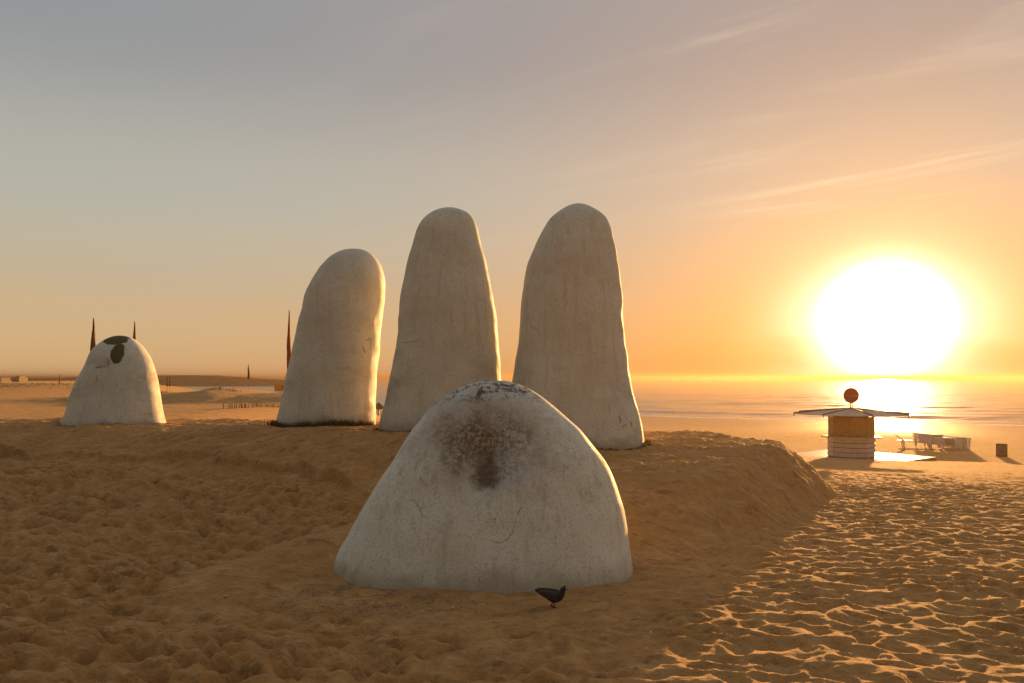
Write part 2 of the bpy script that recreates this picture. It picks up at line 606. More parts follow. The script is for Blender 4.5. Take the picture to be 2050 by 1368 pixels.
# ------------------------------------------------------------------ sea
sx = np.array(grow(-60, -6000, 2.0, 500, 1.08)[::-1] + list(np.arange(-60, 160, 1.0)) + grow(160, 6000, 2.0, 500, 1.08))
sy = np.array(grow(40, -600, 2.0, 200, 1.2)[::-1] + list(np.arange(40, 190, 0.35)) + grow(190, 7500, .36, 300, 1.025))
SX, SY = np.meshgrid(sx, sy)
ax, ay = SX.ravel(), SY.ravel()
sdist = -shore_s(ax, ay)
wob = 5.0 * vnoise(ax / 22, ay / 22, 60) + 1.6 * vnoise(ax / 6, ay / 6, 61)
ph = sdist + wob
wz = np.zeros_like(ax)
foam = np.zeros_like(ax)
for c0, a0, wd, L in ((3.0, .16, 1.5, 30), (13.0, .30, 2.4, 38), (27.0, .38, 3.0, 50), (46, .36, 3.6, 70), (70, .30, 4.0, 90)):
    lat = np.clip(0.55 + 1.3 * vnoise(ax / L + c0, ay / L - c0, 62), 0, 1)
    r_ = np.exp(-((ph - c0) / wd) ** 2)
    wz += a0 * lat * r_
    foam = np.maximum(foam, lat * np.exp(-((ph - c0 + wd * .8) / (wd * .9)) ** 2) * (1.0 if c0 < 30 else .45))
foam = np.maximum(foam, 1.0 * np.exp(-((sdist - 0.2 + .5 * wob * .3) / 1.1) ** 2))
fade = 1 - ss(90, 400, sdist)
wz += fade * (0.10 * np.sin(ph / 5.5 * 2 * PI / 2.2) * (0.5 + vnoise(ax / 30, ay / 30, 63)) + 0.10 * fbm(ax / 5.0, ay / 2.2, 64, 3))
wz *= ss(-2, 6, sdist)
sn, sm_ = len(sx), len(sy)
ii = (np.arange(sm_ - 1)[:, None] * sn + np.arange(sn - 1)[None, :]).ravel()
sf = np.stack([ii, ii + 1, ii + sn + 1, ii + sn], 1)
sme = mesh_np('sea', np.stack([ax, ay, SEA_Z + wz], 1), sf)
at_ = sme.attributes.new('foam', 'FLOAT', 'POINT')
at_.data.foreach_set('value', foam.astype(np.float32))


def sea_build(t, b):
    p = t.n('ShaderNodeNewGeometry').outputs['Position']
    at = t.n('ShaderNodeAttribute', attribute_name='foam').outputs['Fac']
    fn = t.noise(t.vm('MULTIPLY', p, (.35, 1.0, 1.0)), 1.4, 6, .7)
    fm = t.mr(t.m('ADD', t.m('MULTIPLY', at, .55), t.m('MULTIPLY', fn, .6)), .62, .74)
    t.put(b.inputs['Base Color'], t.mix(fm, (.045, .060, .062), (.75, .74, .72)))
    t.put(b.inputs['Roughness'], t.mr(fm, 0, 1, .16, .8))
    t.put(b.inputs['IOR'], 1.33)
    q = t.vm('MULTIPLY', p, (.45, 1.0, 1.0))
    h = t.m('ADD', t.m('MULTIPLY', t.noise(q, .55, 5, .6), .55), t.m('MULTIPLY', t.noise(q, 2.6, 4, .6), .13))
    bp = t.n('ShaderNodeBump')
    bp.inputs['Strength'].default_value = .8
    bp.inputs['Distance'].default_value = .22
    t.put(bp.inputs['Height'], h)
    t.put(b.inputs['Normal'], bp.outputs[0])


sea = link('sea', sme, mat('sea_water', sea_build))
tag(sea, 'calm sea with low breaking waves', None, kind='structure')

# far headland on the left
hp = [(-560, .2), (-430, 1.4), (-330, 1.9), (-300, 3.2), (-285, 4.3), (-270, 3.4), (-240, 3.5), (-215, 3.4), (-180, 1.5), (-150, .4)]
hv, hf = [], []
for k, (X, Z) in enumerate([(X * .79, Z) for X, Z in hp]):
    X = X
    hv += [(X, 430, -3), (X, 445, Z * .55), (X, 460, Z), (X, 490, Z * .6), (X, 530, -3)]
for k in range(len(hp) - 1):
    for j in range(4):
        a = k * 5 + j
        hf.append((a, a + 1, a + 6, a + 5))
hm = bpy.data.meshes.new('hill')
hm.from_pydata(hv, [], [tuple(reversed(f)) for f in hf])
hm.polygons.foreach_set('use_smooth', [True] * len(hm.polygons))
M_HILL = plain('dune_scrub', (.16, .12, .065), .9, .1, var=.4, scale=.08)
hill = link('hill', hm, M_HILL)
tag(hill, 'low hazy headland far down the shore', None, kind='structure')

# ------------------------------------------------------------------ weathered concrete forms


def plaster(name, wear):
    def f(t, b):
        o = t.n('ShaderNodeTexCoord').outputs['Object']
        x_, y_, z_ = t.sep(o)
        n1 = t.noise(o, 1.3, 6, .62)
        n2 = t.noise(o, 5.0, 6, .65)
        nst = t.noise(t.vm('MULTIPLY', o, (7.0, 7.0, .40)), 1.6, 6, .65)
        nf = t.noise(o, 46.0, 4, .65)
        c = t.mix(t.mr(n1, .30, .72), *(((.76, .715, .585), (.85, .815, .70)) if wear == 'dome' else ((.66, .625, .515), (.79, .755, .645))))
        c = t.mix(t.mr(n2, .50, .78, 0, .40), c, (.50, .44, .335))
        c = t.mix(t.mr(nst, .48, .74, 0, .50), c, (.49, .43, .33))
        if wear != 'dome':
            sb = t.m('MULTIPLY', t.mr(t.noise(t.vm('MULTIPLY', o, (1.0, 1.0, 2.6)), .9, 4, .55), .50, .70), t.mr(z_, 2.2, .9))
            c = t.mix(t.m('MULTIPLY', sb, .55), c, (.29, .22, .145))
        c = t.mix(t.mr(nf, .46, .70, 0, .42), c, (.26, .21, .15))
        # pits
        pv = t.vor(t.vm('ADD', o, t.vm('SCALE', t.noise(o, 9, 3, .5, color=True), scale=.05)), 9.0)
        pits = t.m('MULTIPLY', t.mr(pv, .075, .04), t.mr(t.noise(o, 2.2, 3, .5), .58, .72))
        c = t.mix(t.m('MULTIPLY', pits, .7), c, (.12, .09, .055))
        # hair cracks
        wv = t.vm('ADD', o, t.vm('SCALE', t.noise(o, 2.6, 6, .65, color=True), scale=.55))
        ck = t.vor(wv, 1.0, 'DISTANCE_TO_EDGE')
        crack = t.m('MULTIPLY', t.mr(ck, .006, .002), t.mr(t.noise(o, 1.1, 2, .5), .55, .62))
        crack = t.m('MULTIPLY', crack, 0.0 if wear == 'dome' else .3)
        c = t.mix(t.m('MULTIPLY', crack, .75), c, (.13, .095, .055))
        # grime rising from the sand line
        gz_ = t.m('ADD', z_, t.m('MULTIPLY', t.noise(o, 3.5, 5, .6), -.5))
        c = t.mix(t.mr(gz_, .10, -.22, 0, .55), c, (.27, .20, .125))
        hgt = t.m('ADD', t.m('MULTIPLY', t.noise(o, 16, 5, .65), .5), t.m('MULTIPLY', t.noise(o, 85, 3, .6), .30))
        hgt = t.m('SUBTRACT', hgt, t.m('MULTIPLY', t.m('MAXIMUM', pits, crack), .9))
        if wear == 'dome':
            # crown where the paint has flaked to old dark render
            fl = t.noise(o, 10.0, 10, .76)
            zz = t.m('ADD', z_, t.m('MULTIPLY', t.noise(o, 2.6, 4, .55), .42))
            cm = t.m('MULTIPLY', t.mr(zz, 1.90, 2.10), t.mr(fl, .505, .525))
            c = t.mix(t.m('MULTIPLY', t.mr(zz, 1.75, 2.05), .5), c, (.50, .49, .46))
            c = t.mix(cm, c, t.mix(t.noise(o, 24, 4, .6), (.06, .045, .03), (.16, .12, .085)))
            # wide stained field under the crown, mottled where the paint has gone
            dd = t.vm('LENGTH', t.vm('MULTIPLY', t.vm('SUBTRACT', o, (.02, -.62, 1.40)), (.80, .5, 1.15)))
            dd = t.m('ADD', dd, t.m('MULTIPLY', t.m('SUBTRACT', t.noise(o, 3.2, 7, .68), .5), .75))
            c = t.mix(t.mr(dd, .78, .18, 0, .60), c, (.28, .215, .145))
            mw = t.m('MULTIPLY', t.mr(dd, .50, .16), t.mr(t.noise(o, 26, 8, .78), .43, .53))
            c = t.mix(t.m('MULTIPLY', mw, .85), c, (.13, .095, .065))
            dw = t.vm('LENGTH', t.vm('MULTIPLY', t.vm('SUBTRACT', o, (.30, -.72, 1.28)), (1.2, .5, .8)))
            wf_ = t.m('MULTIPLY', t.mr(dw, .40, .14), t.mr(t.noise(o, 22, 8, .78), .47, .55))
            c = t.mix(t.m('MULTIPLY', wf_, .8), c, (.66, .64, .60))
            # drips running down from it
            dr = t.noise(t.vm('MULTIPLY', o, (9.0, 9.0, .35)), 1.8, 5, .6)
            c = t.mix(t.m('MULTIPLY', t.mr(dr, .52, .72), t.m('MULTIPLY', t.mr(z_, .1, 1.0), .4)), c, (.28, .22, .15))
            # bare rounded scar
            ds = t.vm('LENGTH', t.vm('MULTIPLY', t.vm('SUBTRACT', o, (.03, -.75, 1.16)), (1.15, .35, .78)))
            ds = t.m('ADD', ds, t.m('MULTIPLY', t.m('SUBTRACT', t.noise(o, 5, 8, .72), .5), .34))
            sc = t.mr(ds, .22, .12)
            c = t.mix(sc, c, t.mix(t.noise(o, 20, 4, .6), (.10, .065, .04), (.19, .13, .085)))
            hgt = t.m('SUBTRACT', hgt, t.m('MULTIPLY', sc, 1.2))
            # yellow lichen
            dl = t.vm('LENGTH', t.vm('SUBTRACT', o, (.36, -.80, .93)))
            dl2 = t.vm('LENGTH', t.vm('SUBTRACT', o, (.10, -.45, 1.72)))
            lm = t.m('MULTIPLY', t.m('MAXIMUM', t.mr(dl, .23, .10), t.mr(dl2, .24, .10)), t.mr(t.noise(o, 13, 5, .65), .51, .56))
            c = t.mix(t.m('MULTIPLY', lm, .85), c, (.30, .22, .03))
        if wear == 'stub':
            # olive patch where the skin has come off the top
            cx, cz = .40, 1.72
            d1 = t.vm('LENGTH', t.vm('MULTIPLY', t.vm('SUBTRACT', o, (.28, -.35, 1.63)), (1.25, .3, .75)))
            d2 = t.vm('LENGTH', t.vm('MULTIPLY', t.vm('SUBTRACT', o, (.14, -.15, 1.91)), (.62, .3, 1.5)))
            dm = t.m('MINIMUM', d1, d2)
            dm = t.m('ADD', dm, t.m('MULTIPLY', t.m('SUBTRACT', t.noise(o, 6, 5, .65), .5), .12))
            om = t.mr(dm, .165, .145)
            c = t.mix(om, c, t.mix(t.noise(o, 12, 4, .6), (.075, .065, .015), (.14, .115, .035)))
            hgt = t.m('SUBTRACT', hgt, t.m('MULTIPLY', om, 1.0))
        t.put(b.inputs['Base Color'], c)
        t.put(b.inputs['Roughness'], t.mr(n2, .3, .7, .6, .8))
        t.put(b.inputs['Specular IOR Level'], .28)
        bp = t.n('ShaderNodeBump')
        bp.inputs['Strength'].default_value = .55
        bp.inputs['Distance'].default_value = .02
        t.put(bp.inputs['Height'], hgt)
        t.put(b.inputs['Normal'], bp.outputs[0])
    return mat(name, f)


def smooth_interp(xq, xp, fp):
    """monotone-ish cubic (Catmull-Rom) interpolation"""
    xp, fp = np.asarray(xp, float), np.asarray(fp, float)
    m_ = np.gradient(fp, xp)
    k = np.clip(np.searchsorted(xp, xq) - 1, 0, len(xp) - 2)
    h = xp[k + 1] - xp[k]
    t = (xq - xp[k]) / h
    return ((2 * t ** 3 - 3 * t ** 2 + 1) * fp[k] + (t ** 3 - 2 * t ** 2 + t) * h * m_[k]
            + (-2 * t ** 3 + 3 * t ** 2) * fp[k + 1] + (t ** 3 - t ** 2) * h * m_[k + 1])


def monolith(name, prof, dist, depth, m, label, bury=0.5, expo=2.3, lean=0.0, seed=0, dent=None, zbase=None):
    """rounded concrete form lofted from plain oval sections; prof = rows (photo y, left x, right x), top row last"""
    zz = np.array([CAM_H - (r[0] - HOR) / FPX * dist for r in prof])
    cc = np.array([((r[1] + r[2]) / 2 - 1025) / FPX * dist for r in prof])
    hw = np.array([(r[2] - r[1]) / 2 / FPX * dist for r in prof])
    zb, ztop = zz[0], zz[-1]
    # buried skirt below, mirrored row above so that the crown closes round
    zz = np.concatenate([[zb - bury], zz, [zz[-2]]])
    cc = np.concatenate([[cc[0]], cc, [cc[-1] * 2 - cc[-2]]])
    hw = np.concatenate([[hw[0] * 1.01], hw, [-hw[-2]]])
    L = np.concatenate([[0], np.cumsum(np.hypot(np.diff(zz), np.diff(hw)))])
    NA = 120
    lq = L[-2] * (1 - (1 - np.linspace(0, 1, 110)) ** 1.5)
    zs, C, H = smooth_interp(lq, L, zz), smooth_interp(lq, L, cc), smooth_interp(lq, L, hw)
    H = np.maximum(H, 1e-4)
    hmax = hw.max()
    D = depth * (H / hmax)
    ox, oz = cc[1], zb if zbase is None else zbase
    ang = np.linspace(0, 2 * PI, NA, endpoint=False)
    ca_, sa_ = np.cos(ang), np.sin(ang)
    ex = np.sign(ca_) * np.abs(ca_) ** (2 / expo)
    ey = np.sign(sa_) * np.abs(sa_) ** (2 / expo)
    X = C[:, None] + H[:, None] * ex[None, :]
    rel = np.clip((zs - zb) / (ztop - zb), -.2, 1)
    Y = dist + lean * rel[:, None] + D[:, None] * ey[None, :]
    Z = np.repeat(zs[:, None], NA, 1)
    # hand-trowelled unevenness
    k = 0.022 * fbm(X * 1.6 + Y * .8 + seed, Z * 1.5 + Y * .6, 80 + seed, 3) * 2
    X = X + ex[None, :] * k * np.minimum(1, H[:, None] / .3)
    Y = Y + ey[None, :] * k * np.minimum(1, H[:, None] / .3)
    if dent is not None:
        for (bx, bz, rx, rz, dp) in dent:
            g = np.exp(-(((X - ox - bx) / rx) ** 2 + ((Z - oz - bz) / rz) ** 2) ** 1.5) * (Y < dist)
            Y = Y + dp * g
    V = np.stack([X - ox, Y - dist, Z - oz], 2).reshape(-1, 3)
    n = len(zs)
    a = (np.arange(n - 1)[:, None] * NA + np.arange(NA)[None, :]).ravel()
    b_ = (np.arange(n - 1)[:, None] * NA + (np.arange(NA)[None, :] + 1) % NA).ravel()
    F = np.stack([a, b_, b_ + NA, a + NA], 1)
    o = link(name, mesh_np(name, V, F), m, loc=(ox, dist, oz))
    o['kind'] = 'thing'
    tag(o, label, 'concrete form', 'rounded concrete forms rising from the sand')
    return o


M_PL = plaster('weathered_plaster', 'plain')
M_PLD = plaster('weathered_plaster_flaked', 'dome')
M_PLS = plaster('weathered_plaster_patched', 'stub')

pil_r = monolith('concrete_monolith', [(905, 1004, 1294), (850, 1010, 1281), (800, 1017, 1269), (750, 1025, 1259), (700, 1034, 1252), (640, 1040, 1247), (577, 1047, 1243),
                                       (530, 1058, 1238), (498, 1071, 1233), (459, 1089, 1222), (439, 1102, 1212), (419, 1127, 1189), (411, 1142, 1175), (407.6, 1158, 1158)], 13.7, .86, M_PL,
                 'tallest rounded off-white concrete pillar, nearest the beach kiosk', seed=1, expo=2.4, bury=.9)
pil_m = monolith('concrete_monolith', [(858, 758, 1012), (800, 774, 1007), (740, 786, 1003), (680, 797, 998), (620, 801, 990), (560, 808, 978), (498, 823, 967), (459, 835, 957),
                                       (439, 846, 947), (427, 860, 935), (419.5, 877, 919), (415.5, 899, 899)], 14.2, .82, M_PL,
                 'tapered off-white concrete pillar between the tallest pillar and the leaning one', seed=2, bury=.9)
pil_l = monolith('concrete_monolith', [(858, 553, 750), (800, 566, 752), (740, 579, 755), (680, 592, 761), (620, 606, 768), (575, 621, 771), (545, 637, 768), (520, 658, 756),
                                       (508, 675, 743), (501, 691, 728), (499, 709, 709)], 15.6, .82, M_PL,
                 'shorter leaning off-white concrete pillar with dry grass at its foot', seed=3, bury=.9)
stub = monolith('concrete_monolith', [(866, 124, 330), (820, 140, 322), (780, 153, 315), (740, 168, 306), (710, 184, 296), (690, 201, 281), (679, 215, 268), (674, 227, 256), (672, 241, 241)], 16.6, .78, M_PLS,
                'short rounded concrete stub with an olive bare patch on its top', seed=4, bury=.9)
dome = monolith('concrete_dome', [(1158, 668, 1266), (1116, 677, 1261), (1069, 700, 1254), (996, 739, 1238), (923, 784, 1209), (868, 819, 1168), (831, 849, 1127), (795, 886, 1084), (776.5, 921, 1053),
                                  (767, 948, 1030), (763, 970, 1014), (762, 992, 992)], 7.9, .86, M_PLD,
                'broad weathered concrete dome with flaked crown in front of the pillars', bury=.55, expo=2.55, lean=.12, seed=5,
                dent=[(.03, 1.17, .20, .27, .13), (.05, 1.38, .5, .3, .05)])

#PART2
# ------------------------------------------------------------------ placing on the ground
def on_ground(xp, yp, far=160.0):
    """where the sight line of a photo pixel meets the sand"""
    ds = np.arange(4.0, far, 0.02)
    X = (xp - 1025.0) / FPX * ds
    Z = CAM_H - (yp - HOR) / FPX * ds
    g, *_ = ground_form(X, ds)
    hit = np.nonzero(Z <= g)[0]
    k = hit[0] if len(hit) else len(ds) - 1
    return Vector((X[k], ds[k], g[k]))


from mathutils.bvhtree import BVHTree


def scribble(owner, strokes, r, nm='scribble'):
    """pen or scratch marks lying on the surface of a concrete form"""
    me = owner.data
    mw = Matrix.Translation(owner.location)
    bvh = BVHTree.FromPolygons([mw @ v_.co for v_ in me.vertices], [tuple(p.vertices) for p in me.polygons])
    eye = Vector((0, 0, CAM_H))
    for st in strokes:
        pts = []
        for k in range(len(st) - 1):
            for j in range(5):
                t_ = j / 5
                pts.append((st[k][0] * (1 - t_) + st[k + 1][0] * t_, st[k][1] * (1 - t_) + st[k + 1][1] * t_))
        pts.append(st[-1])
        out = []
        for (xp, yp) in pts:
            hit = bvh.ray_cast(eye, (pix(xp, yp, 10) - eye).normalized())
            if hit[0] is not None:
                out.append(hit[0] - owner.location)
        if len(out) > 2:
            MB().tube(out, [r * (.6 + .5 * math.sin(PI * k / (len(out) - 1))) for k in range(len(out))], 5).build(nm, M_INK, owner, True)


M_INK = plain('faded_marker', (.19, .155, .11), .8, .2)


def cropped(pl_, ox, oy, k):
    return [(ox + x / k, oy + y / k) for x, y in pl_]


scribble(stub, [cropped(p, 170, 700, 18.24) for p in (
    [(400, 640), (430, 700), (480, 600), (540, 690)], [(460, 660), (515, 650)], [(555, 570), (570, 690)], [(600, 550), (640, 685)], [(690, 560), (700, 640), (750, 640)],
    [(835, 300), (850, 480), (850, 570), (790, 635)], [(450, 960), (430, 1110), (390, 1240)])], .007)
scribble(pil_l, [cropped(p, 700, 640, 13.68) for p in ([(450, 590), (520, 520), (570, 520), (585, 650), (565, 830)], [(395, 730), (385, 850), (420, 895), (470, 880)])], .007)
scribble(pil_r, [cropped(p, 1230, 800, 22.8) for p in ([(200, 740), (240, 880), (290, 1040)], [(690, 1010), (780, 1090), (795, 1180), (740, 1260)], [(390, 1270), (440, 1180), (520, 1200)])], .007)

scribble(dome, [cropped(p, 640, 740, 2.736) for p in (
    [(500, 708), (530, 735), (552, 765), (560, 800), (600, 818)], [(925, 934), (985, 950), (1030, 930), (1058, 885), (1078, 815)], [(1080, 800), (1095, 770), (1112, 750)],
    [(940, 830), (965, 812), (955, 850)], [(520, 560), (532, 520), (548, 485)], [(870, 1130), (880, 1170)], [(590, 640), (560, 610), (548, 585)])], .0024, 'crack')
scribble(pil_r, [cropped(p, 760, 380, 2.534) for p in ([(745, 640), (765, 670), (760, 690), (800, 710), (815, 745)], [(1165, 1085), (1168, 1140)], [(1215, 1150), (1222, 1185)])], .0032, 'crack')
scribble(pil_m, [cropped(p, 760, 380, 2.534) for p in ([(105, 778), (160, 772), (230, 758)], [(500, 850), (520, 810), (528, 785)])], .0032, 'crack')

# ------------------------------------------------------------------ kiosk
M_WHITE = plain('white_paint', (.64, .58, .52), .45, .4, var=.08)
M_CREAM = plain('roof_canvas', (.50, .42, .34), .6, .3, var=.1)
M_STEEL = plain('dark_steel', (.10, .085, .07), .5, .4, .3)
M_RED = plain('red_sign', (.42, .035, .02), .4, .4, var=.1)
M_SHUT = plain('ochre_shutter', (.40, .27, .10), .55, .35, var=.12)
M_DECK = plain('wet_deck', (.34, .25, .17), .22, .55, var=.25, scale=2.5)
M_GAP = plain('red_trim', (.36, .10, .05), .6, .3)

kp = on_ground(1704, 917)
SC = kp.y / FPX
kz = kp.z + .09
kiosk = empty('beach_kiosk', (kp.x, kp.y, kz), math.radians(-4))
tag(kiosk, 'octagonal beach kiosk with wide canopy and round sign on a low deck', 'kiosk')


def octo(r, n=8, ph=PI / 8):
    return [(r * math.cos(ph + 2 * PI * k / n), r * math.sin(ph + 2 * PI * k / n)) for k in range(n)]


RB = 41 * SC / math.cos(PI / 8)
bh = 37 * SC
MB().prism(octo(RB * .97), -.25, bh).build('base', M_GAP, kiosk)
for k in range(4):
    z0 = bh * k / 4
    MB().prism(octo(RB), z0 + .016, z0 + bh / 4 - .016).build('board', M_WHITE, kiosk)
MB().prism(octo(52 * SC / math.cos(PI / 8)), bh + .003, bh + .065).build('counter', M_WHITE, kiosk)
sh0, sh1 = bh + .068, bh + .068 + 38 * SC
oc = octo(RB * .985)
for k in range(8):
    (x0, y0), (x1, y1) = oc[k], oc[(k + 1) % 8]
    mx, my = (x0 + x1) / 2, (y0 + y1) / 2
    L_ = math.hypot(x1 - x0, y1 - y0)
    a_ = math.atan2(y1 - y0, x1 - x0)
    p_ = MB().box((mx * .97, my * .97, (sh0 + sh1) / 2), (L_ - .03, .04, sh1 - sh0), Matrix.Rotation(a_, 3, 'Z')).build('shutter', M_SHUT, kiosk)
    MB().box((mx * .995, my * .995, sh0 + .07), (.18, .012, .03), Matrix.Rotation(a_, 3, 'Z')).build('handle', M_STEEL, p_)
ev = sh1 + 7.5 * SC
for (x0, y0) in oc:
    MB().tube([(x0 * .95, y0 * .95, sh0), (x0 * .95, y0 * .95, ev + .12)], .035, 8).build('post', M_STEEL, kiosk, True)
RR = 111 * SC
apex = ev + 10 * SC
ro = octo(RR, 8, 0)
for k in range(8):
    (x0, y0), (x1, y1) = ro[k], ro[(k + 1) % 8]
    a_, b_, c_ = Vector((x0, y0, ev)), Vector((x1, y1, ev)), Vector((0, 0, apex))
    m_ = MB()
    dn = Vector((0, 0, -.03))
    ms = (a_ + b_) / 2 * .985 + Vector((0, 0, .0))
    m_.add([a_, b_, c_, ms, a_ + dn, b_ + dn, c_ + dn, ms + dn], [(0, 3, 2), (3, 1, 2), (4, 6, 7), (7, 6, 5), (0, 4, 7, 3), (3, 7, 5, 1), (1, 5, 6, 2), (2, 6, 4, 0)])
    m_.build('roof_panel', M_CREAM, kiosk)
    rb = MB().tube([a_ * 1.01 + Vector((0, 0, .0)), c_ + Vector((0, 0, .03))], .028, 6).build('rib', M_STEEL, kiosk, True)
    MB().tube([a_ * 1.01, a_ * 1.01 - Vector((0, 0, .14))], .022, 6).build('end_hook', M_STEEL, rb, True)
sgn = empty('round_sign', (0, 0, 0))
sgn.parent = kiosk
sz = 121 * SC
disc = MB()
ring_ = [(14.2 * SC * math.cos(2 * PI * k / 36), 14.2 * SC * math.sin(2 * PI * k / 36)) for k in range(36)]
disc.add([(x, -.05, sz + z) for x, z in ring_] + [(x, .05, sz + z) for x, z in ring_],
         [tuple(reversed(range(36))), tuple(range(36, 72))] + [(k, (k + 1) % 36, 36 + (k + 1) % 36, 36 + k) for k in range(36)])
disc.build('disc', M_RED, sgn)
rim_ = [(14.6 * SC * math.cos(2 * PI * k / 36), 0, sz + 14.6 * SC * math.sin(2 * PI * k / 36)) for k in range(37)]
MB().tube(rim_, .022, 6, False).build('rim', M_STEEL, sgn, True)
for sx_ in (-1, 1):
    MB().tube([(sx_ * .05, 0, apex - .02), (sx_ * .035, 0, sz - 13.5 * SC)], .022, 6).build('support', M_STEEL, sgn, True)
fc = bpy.data.curves.new('lettering', 'FONT')
fc.body = 'Coca-Cola'
fc.shear = .35
fc.size = .15
fc.extrude = .004
fc.align_x = 'CENTER'
fo = bpy.data.objects.new('lettering_curve', fc)
COL.objects.link(fo)
bpy.context.view_layer.update()
tm = bpy.data.meshes.new_from_object(fo.evaluated_get(bpy.context.evaluated_depsgraph_get()))
bpy.data.objects.remove(fo)
tm.materials.clear()
tx = link('lettering', tm, plain('faded_lettering', (.55, .22, .15), .5, .3), sgn, (0, -.056, sz - .06))
tx.rotation_euler = (PI / 2, 0, 0)
tx.scale = (.85, 1.0, 1)

# deck the kiosk stands on
deck = empty('kiosk_deck', (kp.x, kp.y, kz), math.radians(38))
tag(deck, 'low wet square deck under the beach kiosk', 'deck')
hd = 2.55
nb = 14
for k in range(nb):
    w_ = 2 * hd / nb
    MB().box((0, -hd + (k + .5) * w_, -.035), (2 * hd, w_ - .012, .05)).build('plank', M_DECK, deck)
for k in range(4):
    r_ = Matrix.Rotation(k * PI / 2, 3, 'Z')
    MB().box(r_ @ Vector((0, -hd - .022, -.10)), (2 * hd + .08, .04, .19), r_).build('edge_board', M_DECK, deck)

# ------------------------------------------------------------------ stacked loungers, bin
M_PLASTIC = plain('white_plastic', (.66, .62, .57), .4, .4, var=.06)


def lounger_mesh():
    m_ = MB()
    for sx_ in (-.29, .29):
        m_.box((sx_, 0, .24), (.05, 1.85, .045))
    for k in range(16):
        m_.box((0, -.86 + k * .115, .262), (.54, .075, .02))
    return m_.mesh('bed')


LG = MB().box((0, 0, 0), (.05, .07, .22)).mesh('leg')
LB = lounger_mesh()
LB.materials.append(M_PLASTIC)
LG.materials.append(M_PLASTIC)
BACK = MB().box((0, 0, 0), (.58, .62, .03)).mesh('backrest')
BACK.materials.append(M_PLASTIC)


def lounger(loc, rz, label, tilt=0.0, roll=0.0, back=0.0):
    e_ = empty('sun_lounger', loc, rz)
    e_.rotation_euler = (tilt, roll, rz)
    tag(e_, label, 'sun lounger', 'white sun loungers stacked on the sand')
    link('bed', LB, None, e_)
    for sx_ in (-.27, .27):
        for sy_ in (-.7, .65):
            link('leg', LG, None, e_, (sx_, sy_, .11))
    if back:
        b_ = link('backrest', BACK, None, e_, (0, .82, .40))
        b_.rotation_euler = (back, 0, 0)
    return e_


def stack(xp, yp, n, rz, label):
    p_ = on_ground(xp, yp)
    words = ['bottom', 'second', 'third', 'fourth', 'fifth', 'sixth', 'seventh', 'eighth', 'ninth']
    for k in range(n):
        which = 'topmost' if k == n - 1 else ('lowest' if k == 0 else words[k] + ' from the ground')
        lounger((p_.x + random.uniform(-.015, .015), p_.y + .9 + random.uniform(-.05, .05), p_.z + .015 + k * .062), rz + random.uniform(-.02, .02), label % which)
    return p_


stack(1874, 899, 9, math.radians(6), 'white slatted lounger, %s, in the tallest stack nearest the kiosk')
stack(1900, 902, 7, math.radians(3), 'white slatted lounger, %s, in the lower stack beside the upright ones')
pp = on_ground(1836, 893)
lounger((pp.x + .1, pp.y + .4, pp.z + .01), math.radians(74), 'single white lounger lying with raised back beside the tallest stack', back=math.radians(35))
for k, xp in enumerate((1914, 1922, 1929)):
    pp = on_ground(xp, 901)
    lounger((pp.x, pp.y + .9, pp.z + .34), math.radians(2 + 3 * k), 'white lounger standing on its side, %s from the lower stack' % ('first', 'second', 'third')[k], roll=math.radians(90 + 3 * k))

bp_ = on_ground(2005, 914)
bs = bp_.y / FPX
binr = 10.2 * bs
binn = empty('litter_bin', (bp_.x, bp_.y, bp_.z - .01), .2)
tag(binn, 'dark squat litter bin standing alone on the sand', 'litter bin')
M_BIN = plain('bin_metal', (.15, .10, .05), .6, .3, var=.2)
wall_ = MB()
N_ = 24
vs, fs = [], []
for (r_, z_) in ((.94, 0), (1.0, .04), (1.0, 24 * bs), (.9, 24 * bs), (.86, .06)):
    vs += [(binr * r_ * math.cos(2 * PI * k / N_), binr * r_ * math.sin(2 * PI * k / N_), z_) for k in range(N_)]
for j in range(4):
    fs += [(j * N_ + k, j * N_ + (k + 1) % N_, (j + 1) * N_ + (k + 1) % N_, (j + 1) * N_ + k) for k in range(N_)]
fs.append(tuple(4 * N_ + k for k in range(N_)))
wall_.add(vs, fs)
wall_.build('drum', M_BIN, binn, True)
for z_ in (.06, 12 * bs, 24.6 * bs):
    MB().tube([(binr * 1.02 * math.cos(2 * PI * k / N_), binr * 1.02 * math.sin(2 * PI * k / N_), z_) for k in range(N_ + 1)], .018, 6, False).build('hoop', M_STEEL, binn, True)

# ------------------------------------------------------------------ furled beach flags
M_FLAG = [plain('flag_rust', (.26, .085, .035), .8, .2, var=.3, scale=3), plain('flag_umber', (.15, .075, .03), .8, .2, var=.3, scale=3), plain('flag_olive', (.14, .10, .03), .8, .2, var=.3, scale=3)]


